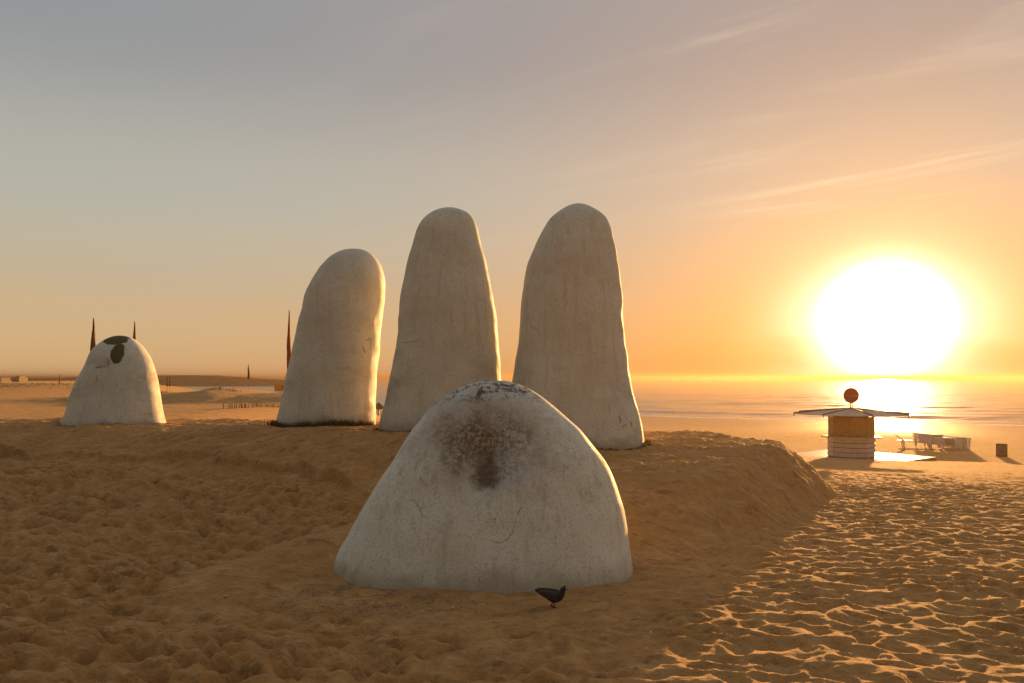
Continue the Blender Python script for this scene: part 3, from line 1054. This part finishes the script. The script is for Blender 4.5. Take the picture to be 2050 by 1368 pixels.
def flag(xp, ytop, dist, cloth_px, w_px, mi, label, seed):
    r0 = random.Random(seed)
    top = pix(xp, ytop, dist)
    g = ground_z(top.x, top.y)
    e_ = empty('furled_flag', (top.x, top.y, g - .05))
    tag(e_, label, 'flag', 'furled flags along the shore')
    H_ = top.z - g + .05
    MB().tube([(0, 0, 0), (0, 0, H_)], [.022, .012], 8).build('pole', M_STEEL, e_, True)
    cl_ = cloth_px / FPX * dist
    wr = w_px / FPX * dist / 2
    n_, m2 = 26, 18
    vs, fs = [], []
    for i_ in range(n_):
        t_ = i_ / (n_ - 1)
        z_ = H_ - .02 - t_ * cl_
        prof_ = (t_ ** .75) * (1 - .55 * max(0, (t_ - .82) / .18) ** 2)
        off = .35 * wr * math.sin(t_ * 5 + seed)
        for k in range(m2):
            a_ = 2 * PI * k / m2
            rr = wr * prof_ * (1 + .28 * math.sin(4 * a_ + t_ * 9 + seed) + .12 * r0.uniform(-1, 1)) + .013
            vs.append((off * prof_ + rr * math.cos(a_), rr * math.sin(a_), z_))
    for i_ in range(n_ - 1):
        for k in range(m2):
            fs.append((i_ * m2 + k, (i_ + 1) * m2 + k, (i_ + 1) * m2 + (k + 1) % m2, i_ * m2 + (k + 1) % m2))
    fs.append(tuple(range(m2)))
    fs.append(tuple((n_ - 1) * m2 + k for k in reversed(range(m2))))
    mm = MB()
    mm.add(vs, fs)
    mm.build('cloth', M_FLAG[mi], e_, True)


flag(187, 636, 33, 84, 9, 1, 'furled flag poking up left behind the short concrete stub', 1)
flag(269.5, 643, 36, 74, 6.5, 1, 'furled flag rising just above the stub\'s olive patch', 2)
flag(579, 621, 29, 170, 9.5, 0, 'tall rust-red furled flag beside the leaning pillar', 3)
flag(497.5, 729, 88, 30, 4.5, 2, 'small furled flag on a thin pole beyond the dune hump', 4)
flag(334.5, 750, 140, 24, 3.0, 1, 'left of two tiny furled flags just right of the stub', 5)
flag(340, 750.5, 140, 24, 3.0, 1, 'right of two tiny furled flags just right of the stub', 6)
flag(119.5, 748, 150, 20, 2.4, 0, 'faint far flag in the haze by the low headland', 7)

# ------------------------------------------------------------------ sand fence
fa, fb = on_ground(446, 819), on_ground(600, 819)
fence = empty('sand_fence', fa)
tag(fence, 'low half-buried picket sand fence below the dune hump', 'fence')
M_PICK = plain('grey_picket', (.30, .185, .10), .85, .2, var=.3)
PK = MB().box((0, 0, .13), (.030, .012, .56)).mesh('picket')
PK.materials.append(M_PICK)
nf = 62
tops = []
for k in range(nf):
    t_ = k / (nf - 1)
    X, Y = fa.x + (fb.x - fa.x) * t_, fa.y + (fb.y - fa.y) * t_
    if k in (2, 3, 11, 19, 20, 30):
        continue
    g = ground_z(X, Y)
    o = link('picket', PK, None, fence, (X - fa.x, Y - fa.y, g - fa.z - .17 - .12 * t_ - random.uniform(0, .06)))
    o.rotation_euler = (random.uniform(-.08, .08), random.uniform(-.12, .12), random.uniform(-.3, .3))
    tops.append((X - fa.x, Y - fa.y + .012, g - fa.z + .11 - .09 * t_))
MB().tube(tops, .005, 4).build('wire', M_STEEL, fence)

# ------------------------------------------------------------------ yellow board and low wall behind the dune
bd = 60.0
bc = pix(562, 777, bd)
board = empty('sign_board', (bc.x, bc.y, ground_z(bc.x, bc.y) - .1))
tag(board, 'yellow sign board on posts behind the leaning pillar', 'sign')
bw, bhh = 25 / FPX * bd, 13.5 / FPX * bd
lz = bc.z - board.location.z
M_YEL = plain('yellow_panel', (.42, .29, .03), .5, .3, var=.15)
M_PINK = plain('faded_print', (.34, .12, .07), .5, .3)
M_PALE = plain('pale_print', (.42, .27, .17), .5, .3)
MB().box((0, 0, lz), (bw, .04, bhh)).build('panel', M_YEL, board)
MB().box((-bw * .30, -.024, lz), (bw * .2, .006, bhh * .5)).build('print', M_PALE, board)
cv_ = [(bw * .22 + bw * .16 * math.cos(2 * PI * k / 20), lz + bhh * .08 + bhh * .3 * math.sin(2 * PI * k / 20)) for k in range(20)]
mm = MB()
mm.add([(x, -.028, z) for x, z in cv_] + [(x, -.021, z) for x, z in cv_], [tuple(range(20)), tuple(reversed(range(20, 40)))] + [(k, (k + 1) % 20, 20 + (k + 1) % 20, 20 + k) for k in range(20)])
mm.build('print', M_PINK, board)
for sx_ in (-.4, .4):
    MB().box((sx_ * bw, .04, lz / 2), (.05, .04, lz)).build('post', M_STEEL, board)
wl_ = pix(552, 787.5, 55)
lw = empty('low_wall', (wl_.x, wl_.y, ground_z(wl_.x, wl_.y) - .2))
tag(lw, 'low pale wall crossing behind the dune by the yellow board', 'wall')
lw['kind'] = 'thing'
hh_ = max(wl_.z - lw.location.z, .3)
MB().box((.3, 0, hh_ / 2), (1.9, .2, hh_)).build('body', M_WHITE, lw)
MB().box((.3, 0, hh_ + .022), (2.0, .26, .04)).build('coping', M_WHITE, lw)

# ------------------------------------------------------------------ thatched parasol seen between two pillars
tp = pix(758, 806, 62)
tg = ground_z(tp.x, tp.y)
par = empty('thatched_parasol', (tp.x, tp.y, tg - .1))
tag(par, 'small thatched parasol seen in the gap between two pillars', 'parasol')
M_THATCH = plain('thatch', (.20, .13, .06), .9, .1, var=.4, scale=9)
ph_ = tp.z - tg + .1
MB().tube([(0, 0, 0), (0, 0, ph_ - .1)], .05, 8).build('pole', M_STEEL, par, True)
vs, fs = [], []
for (r_, z_) in ((.02, 0), (.28, -.20), (.56, -.42), (.60, -.50), (.50, -.46), (.05, -.12)):
    for k in range(28):
        j_ = 1 + .06 * random.uniform(-1, 1) if r_ > .1 else 1
        vs.append((r_ * j_ * math.cos(2 * PI * k / 28), r_ * j_ * math.sin(2 * PI * k / 28), ph_ + z_ * j_))
for j in range(5):
    fs += [(j * 28 + k, (j + 1) * 28 + k, (j + 1) * 28 + (k + 1) % 28, j * 28 + (k + 1) % 28) for k in range(28)]
mm = MB()
mm.add(vs, fs)
mm.build('thatch_roof', M_THATCH, par, True)

# ------------------------------------------------------------------ far hazy buildings by the headland
M_FAR = plain('far_plaster', (.30, .24, .18), .8, .2)
M_GLASS = plain('far_window', (.06, .05, .045), .3, .4)


def far_block(xp0, xp1, ytop, dist, label, extra=None):
    a_, b_ = pix(xp0, ytop, dist), pix(xp1, ytop, dist)
    e_ = empty('beach_building', ((a_.x + b_.x) / 2, dist, -.5))
    tag(e_, label, 'building')
    w_, h_ = b_.x - a_.x, a_.z + .5
    MB().box((0, 3, h_ / 2), (w_, 6, h_)).build('wall', M_FAR, e_)
    MB().box((0, 3, h_ + .08), (w_ + .3, 6.3, .15)).build('roof', M_FAR, e_)
    if extra:
        MB().box((w_ * extra[0], 3, h_ + .15 + extra[1] / 2), (w_ * extra[2], 4, extra[1])).build('upper_storey', M_FAR, e_)
    for k in range(3):
        MB().box((w_ * (-.3 + .3 * k), -.03, h_ * .62), (w_ * .14, .06, h_ * .22)).build('window', M_GLASS, e_)


far_block(24, 38, 756.0, 330, 'small flat-roofed building in the haze beside the headland', (.12, .45, .6))
far_block(-22, 2, 757.3, 330, 'low hazy building cut by the left picture edge')

# ------------------------------------------------------------------ dry grass at the feet of the pillars and on the dune
M_DRY = plain('dry_grass', (.15, .095, .04), .9, .1, var=.4, scale=14)
M_DUNE = plain('dune_grass', (.13, .11, .03), .9, .1, var=.4, scale=2)


def grass(name, spots, n, hmin, hmax, wdt, m, label, spread):
    r0 = np.random.default_rng(len(spots) + n)
    idx = r0.integers(0, len(spots), n)
    P = np.array(spots)[idx] + r0.normal(0, spread, (n, 2))
    z0 = ground_full(P[:, 0], P[:, 1]) - .015
    hh = r0.uniform(hmin, hmax, n)
    az = r0.uniform(0, 2 * PI, n)
    ln = r0.uniform(.1, .9, n) * hh
    fx, fy = np.cos(az), np.sin(az)
    wx_, wy_ = -fy * wdt, fx * wdt
    v0 = np.stack([P[:, 0] - wx_, P[:, 1] - wy_, z0], 1)
    v1 = np.stack([P[:, 0] + wx_, P[:, 1] + wy_, z0], 1)
    v2 = np.stack([P[:, 0] + fx * ln * .35 + wx_ * .7, P[:, 1] + fy * ln * .35 + wy_ * .7, z0 + hh * .6], 1)
    v3 = np.stack([P[:, 0] + fx * ln * .35 - wx_ * .7, P[:, 1] + fy * ln * .35 - wy_ * .7, z0 + hh * .6], 1)
    v4 = np.stack([P[:, 0] + fx * ln, P[:, 1] + fy * ln, z0 + hh * .92], 1)
    V = np.stack([v0, v1, v2, v3, v4], 1).reshape(-1, 3)
    i0 = np.arange(n) * 5
    F = np.concatenate([np.stack([i0, i0 + 1, i0 + 2], 1), np.stack([i0, i0 + 2, i0 + 3], 1), np.stack([i0 + 3, i0 + 2, i0 + 4], 1)])
    o = link(name, mesh_np(name, V, F, False), m)
    o['kind'] = 'stuff'
    o['label'] = label


def foot(o, cx, cy, rx, ry, a0, a1, n=60):
    return [(cx + rx * math.cos(a), cy + ry * math.sin(a)) for a in np.linspace(math.radians(a0), math.radians(a1), n)]


gr = foot(None, (652 - 1025) / FPX * 15.6, 15.6, .97, .86, 190, 345)
grass('dry_grass', gr, 2600, .03, .17, .005, M_DRY, 'matted dry grass round the foot of the leaning pillar', .055)
gr = foot(None, (885 - 1025) / FPX * 14.2, 14.2, 1.12, .86, 185, 290)
grass('dry_grass', gr, 900, .02, .08, .005, M_DRY, 'dry litter at the foot of the middle pillar', .05)
gr = foot(None, (1149 - 1025) / FPX * 13.7, 13.7, 1.25, .93, 250, 385)
grass('dry_grass', gr, 1000, .02, .07, .005, M_DRY, 'dry litter at the foot of the tallest pillar', .06)
gr = foot(None, (227 - 1025) / FPX * 16.6, 16.6, 1.06, .82, 190, 350)
grass('dry_grass', gr, 500, .02, .06, .005, M_DRY, 'thin dry litter at the foot of the concrete stub', .06)
dg = [(x, 45.2 + random.uniform(-.8, .8)) for x in np.linspace(-17.4, -15.6, 30)] + [(x, 46 + random.uniform(-.5, .5)) for x in np.linspace(-13.6, -11.5, 14)] + [(-19.8 + random.uniform(-.6, .6), 46) for _ in range(8)]
grass('dune_grass', dg, 520, .05, .20, .009, M_DUNE, 'tufts of dune grass along the crest of the hump', .22)
dg = [(random.uniform(-78, -52), random.uniform(98, 112)) for _ in range(160)]
grass('dune_grass', dg, 2400, .05, .16, .03, M_DUNE, 'grass on the far dunes in the haze', 1.2)

# ------------------------------------------------------------------ pigeon
M_BIRD = plain('dark_plumage', (.018, .016, .018), .55, .35, var=.5, scale=40)
M_WING = plain('slate_wing', (.028, .027, .030), .5, .35, var=.5, scale=50)
M_LEG = plain('red_leg', (.16, .02, .012), .6, .3)
M_CERE = plain('pale_cere', (.6, .57, .52), .5, .3)
M_EYE = plain('amber_eye', (.25, .07, .01), .2, .6)


def ring_loft(rows, n=20):
    vs, fs = [], []
    pts = [Vector((x, 0, z)) for x, z, *_ in rows]
    for i_, (x, z, ry, rz) in enumerate(rows):
        t_ = (pts[min(i_ + 1, len(pts) - 1)] - pts[max(i_ - 1, 0)]).normalized()
        up = Vector((0, 1, 0)).cross(t_) * -1
        for k in range(n):
            a_ = 2 * PI * k / n
            vs.append(pts[i_] + Vector((0, ry * math.cos(a_), 0)) + up * rz * math.sin(a_))
    for i_ in range(len(rows) - 1):
        for k in range(n):
            fs.append((i_ * n + k, i_ * n + (k + 1) % n, (i_ + 1) * n + (k + 1) % n, (i_ + 1) * n + k))
    fs.append(tuple(reversed(range(n))))
    fs.append(tuple((len(rows) - 1) * n + k for k in range(n)))
    m_ = MB()
    m_.add(vs, fs)
    return m_


def pigeon(loc, rz, sc):
    e_ = empty('pigeon', loc, rz)
    e_.scale = (sc,) * 3
    tag(e_, 'dark pigeon walking on the sand in front of the broad dome', 'pigeon')
    body = [(-.190, .160, .022, .004), (-.165, .160, .030, .007), (-.125, .153, .030, .012), (-.090, .145, .034, .024), (-.055, .130, .045, .040), (-.018, .115, .054, .052), (.022, .106, .058, .058),
            (.060, .112, .054, .056), (.088, .134, .044, .046), (.104, .160, .034, .035), (.113, .182, .028, .028), (.122, .200, .0265, .026), (.131, .215, .024, .022), (.138, .225, .015, .013), (.141, .229, .004, .004)]
    b_ = ring_loft(body).build('body', M_BIRD, e_, True)
    sub = b_.modifiers.new('smooth', 'SUBSURF')
    sub.levels = sub.render_levels = 1
    bk_ = MB().tube([(.146, 0, .204), (.165, 0, .198), (.177, 0, .190)], [.0075, .005, .0015], 8).build('beak', M_STEEL, b_, True)
    MB().tube([(.145, 0, .2105), (.153, 0, .2085), (.160, 0, .205)], [.003, .0065, .003], 8).build('cere', M_CERE, b_, True)
    for s_ in (-1, 1):
        MB().tube([(.131, s_ * .0215, .2115), (.131, s_ * .0262, .2115)], [.005, .002], 8).build('eye', M_EYE, b_, True)
        wr = ring_loft([(-.175, .163, .003, .006), (-.13, .156, .007, .020), (-.07, .143, .011, .034), (-.01, .132, .013, .042), (.04, .130, .012, .038), (.075, .138, .006, .02)], 12)
        w_ = wr.build('wing', M_WING, e_, True, (0, s_ * .047, 0))
        w_.rotation_euler = (s_ * -.10, 0, s_ * -.16 * -1)
    for s_, fx_, kn in ((-1, .035, .0), (1, -.022, .012)):
        y_ = s_ * .024
        l_ = MB().tube([(.012, y_, .085), (fx_ * .6 + .012, y_, .052), (fx_, y_, .006)], [.015, .0065, .0055], 8).build('leg', M_LEG, e_, True)
        for a_ in (-.5, 0, .5, PI):
            L_ = .034 if a_ != PI else .018
            MB().tube([(fx_, y_, .006), (fx_ + L_ * .55 * math.cos(a_), y_ + L_ * .55 * math.sin(a_), .008), (fx_ + L_ * math.cos(a_), y_ + L_ * math.sin(a_), .002)], [.0048, .004, .002], 6).build('toe', M_LEG, l_, True)
    return e_


pg = on_ground(1110, 1217)
pz = float(ground_full(np.array([pg.x]), np.array([pg.y]))[0])
pigeon((pg.x - .02, pg.y, pz - .002), math.radians(-24), .83)

# ------------------------------------------------------------------ shells and bits on the sand
M_SHELL = plain('shell', (.62, .58, .52), .5, .3, var=.2, scale=60)


def shell_mesh(sd_):
    r0 = random.Random(sd_)
    vs, fs = [(0, 0, .004)], []
    n_ = 11
    for j, (rr, zz_) in enumerate(((.4, .010), (.8, .008), (1.0, 0))):
        for k in range(n_):
            a_ = -1.15 + 2.3 * k / (n_ - 1)
            r_ = rr * .016 * (1 + .06 * (k % 2)) * r0.uniform(.9, 1.1)
            vs.append((r_ * math.cos(a_) * 1.2, r_ * math.sin(a_) * 1.2, zz_ + .0015 * (k % 2)))
    for k in range(n_ - 1):
        fs.append((0, 1 + k, 2 + k))
        for j in range(2):
            a_ = 1 + j * n_ + k
            fs.append((a_, a_ + n_, a_ + n_ + 1, a_ + 1))
    me = bpy.data.meshes.new('shell')
    me.from_pydata(vs, [], fs)
    sol = me
    sol.materials.append(M_SHELL)
    return sol


SHL = ['on the smooth apron, well left of the dome\'s foot', 'in the trodden sand at lower left, below the apron', 'just in front of the dome, left of the pigeon', 'in the dark grit at the dome\'s left foot',
       'on the sand right of and below the pigeon', 'far left, near the foot of the sand bank', 'on bare sand between dark grit and pigeon', 'lowest right, below the shell beside the pigeon']
SHM = [shell_mesh(k) for k in range(3)]
for k, (xp, yp, sc) in enumerate(((453, 1198, 1.5), (420, 1317, 1.3), (947, 1205, 1.2), (776, 1178, .9), (1301, 1267, 1.0), (66, 988, 1.2), (905, 1216, .8), (1295, 1305, .9))):
    p_ = on_ground(xp, yp)
    z_ = float(ground_full(np.array([p_.x]), np.array([p_.y]))[0])
    o = link('shell', SHM[k % 3], None, None, (p_.x, p_.y, z_ + .006))
    o.rotation_euler = (random.uniform(.2, .7), random.uniform(-.4, .4), random.uniform(0, 6))
    o.scale = (sc,) * 3
    tag(o, 'small white shell ' + SHL[k], 'shell', 'white shell bits scattered on the sand')

# dark grit spread in front of the dome
r0 = np.random.default_rng(5)
n = 900
P = np.stack([r0.normal(-.95, .55, n), r0.normal(6.75, .16, n)], 1)
P = P[(P[:, 1] < 7.1)]
n = len(P)
z0 = ground_full(P[:, 0], P[:, 1])
sz_ = r0.uniform(.003, .011, n)
tet = np.array([(1, 0, -.5), (-.5, .87, -.5), (-.5, -.87, -.5), (.1, .05, .7)])
rot = r0.uniform(0, 6.28, n)
V = []
cr, sr = np.cos(rot), np.sin(rot)
for q_ in tet:
    V.append(np.stack([P[:, 0] + sz_ * (q_[0] * cr - q_[1] * sr), P[:, 1] + sz_ * (q_[0] * sr + q_[1] * cr), z0 + sz_ * q_[2] * .7], 1))
V = np.stack(V, 1).reshape(-1, 3)
i0 = np.arange(n) * 4
F = np.concatenate([np.stack([i0 + a, i0 + b, i0 + c], 1) for a, b, c in ((0, 1, 3), (1, 2, 3), (2, 0, 3), (0, 2, 1))])
go = link('shell_gravel', mesh_np('shell_gravel', V, F, False), plain('grit', (.07, .06, .055), .8, .2, var=.5, scale=50))
go['kind'] = 'stuff'
go['label'] = 'dark broken shell grit spread before the broad dome'

# ------------------------------------------------------------------ haze
def haze_box():
    mb = MB().box((0, 3600, 0), (12400, 8600, 1))
    me = mb.mesh('haze')
    for v_ in me.vertices:
        v_.co.z = 5.3 if v_.co.z > 0 else -8.5
    m = bpy.data.materials.new('haze_air')
    m.use_nodes = True
    t = NT(m.node_tree)
    out = t.n('ShaderNodeOutputMaterial')
    pv = t.n('ShaderNodeVolumePrincipled')
    pv.inputs['Color'].default_value = (.28, .195, .12, 1)
    pv.inputs['Density'].default_value = HAZE
    pv.inputs['Anisotropy'].default_value = .64
    t.t.links.new(pv.outputs[0], out.inputs['Volume'])
    o = link('haze', me, m)
    o['kind'] = 'stuff'
    o['label'] = 'thin morning sea haze over the beach'


HAZE = 0.0012
haze_box()
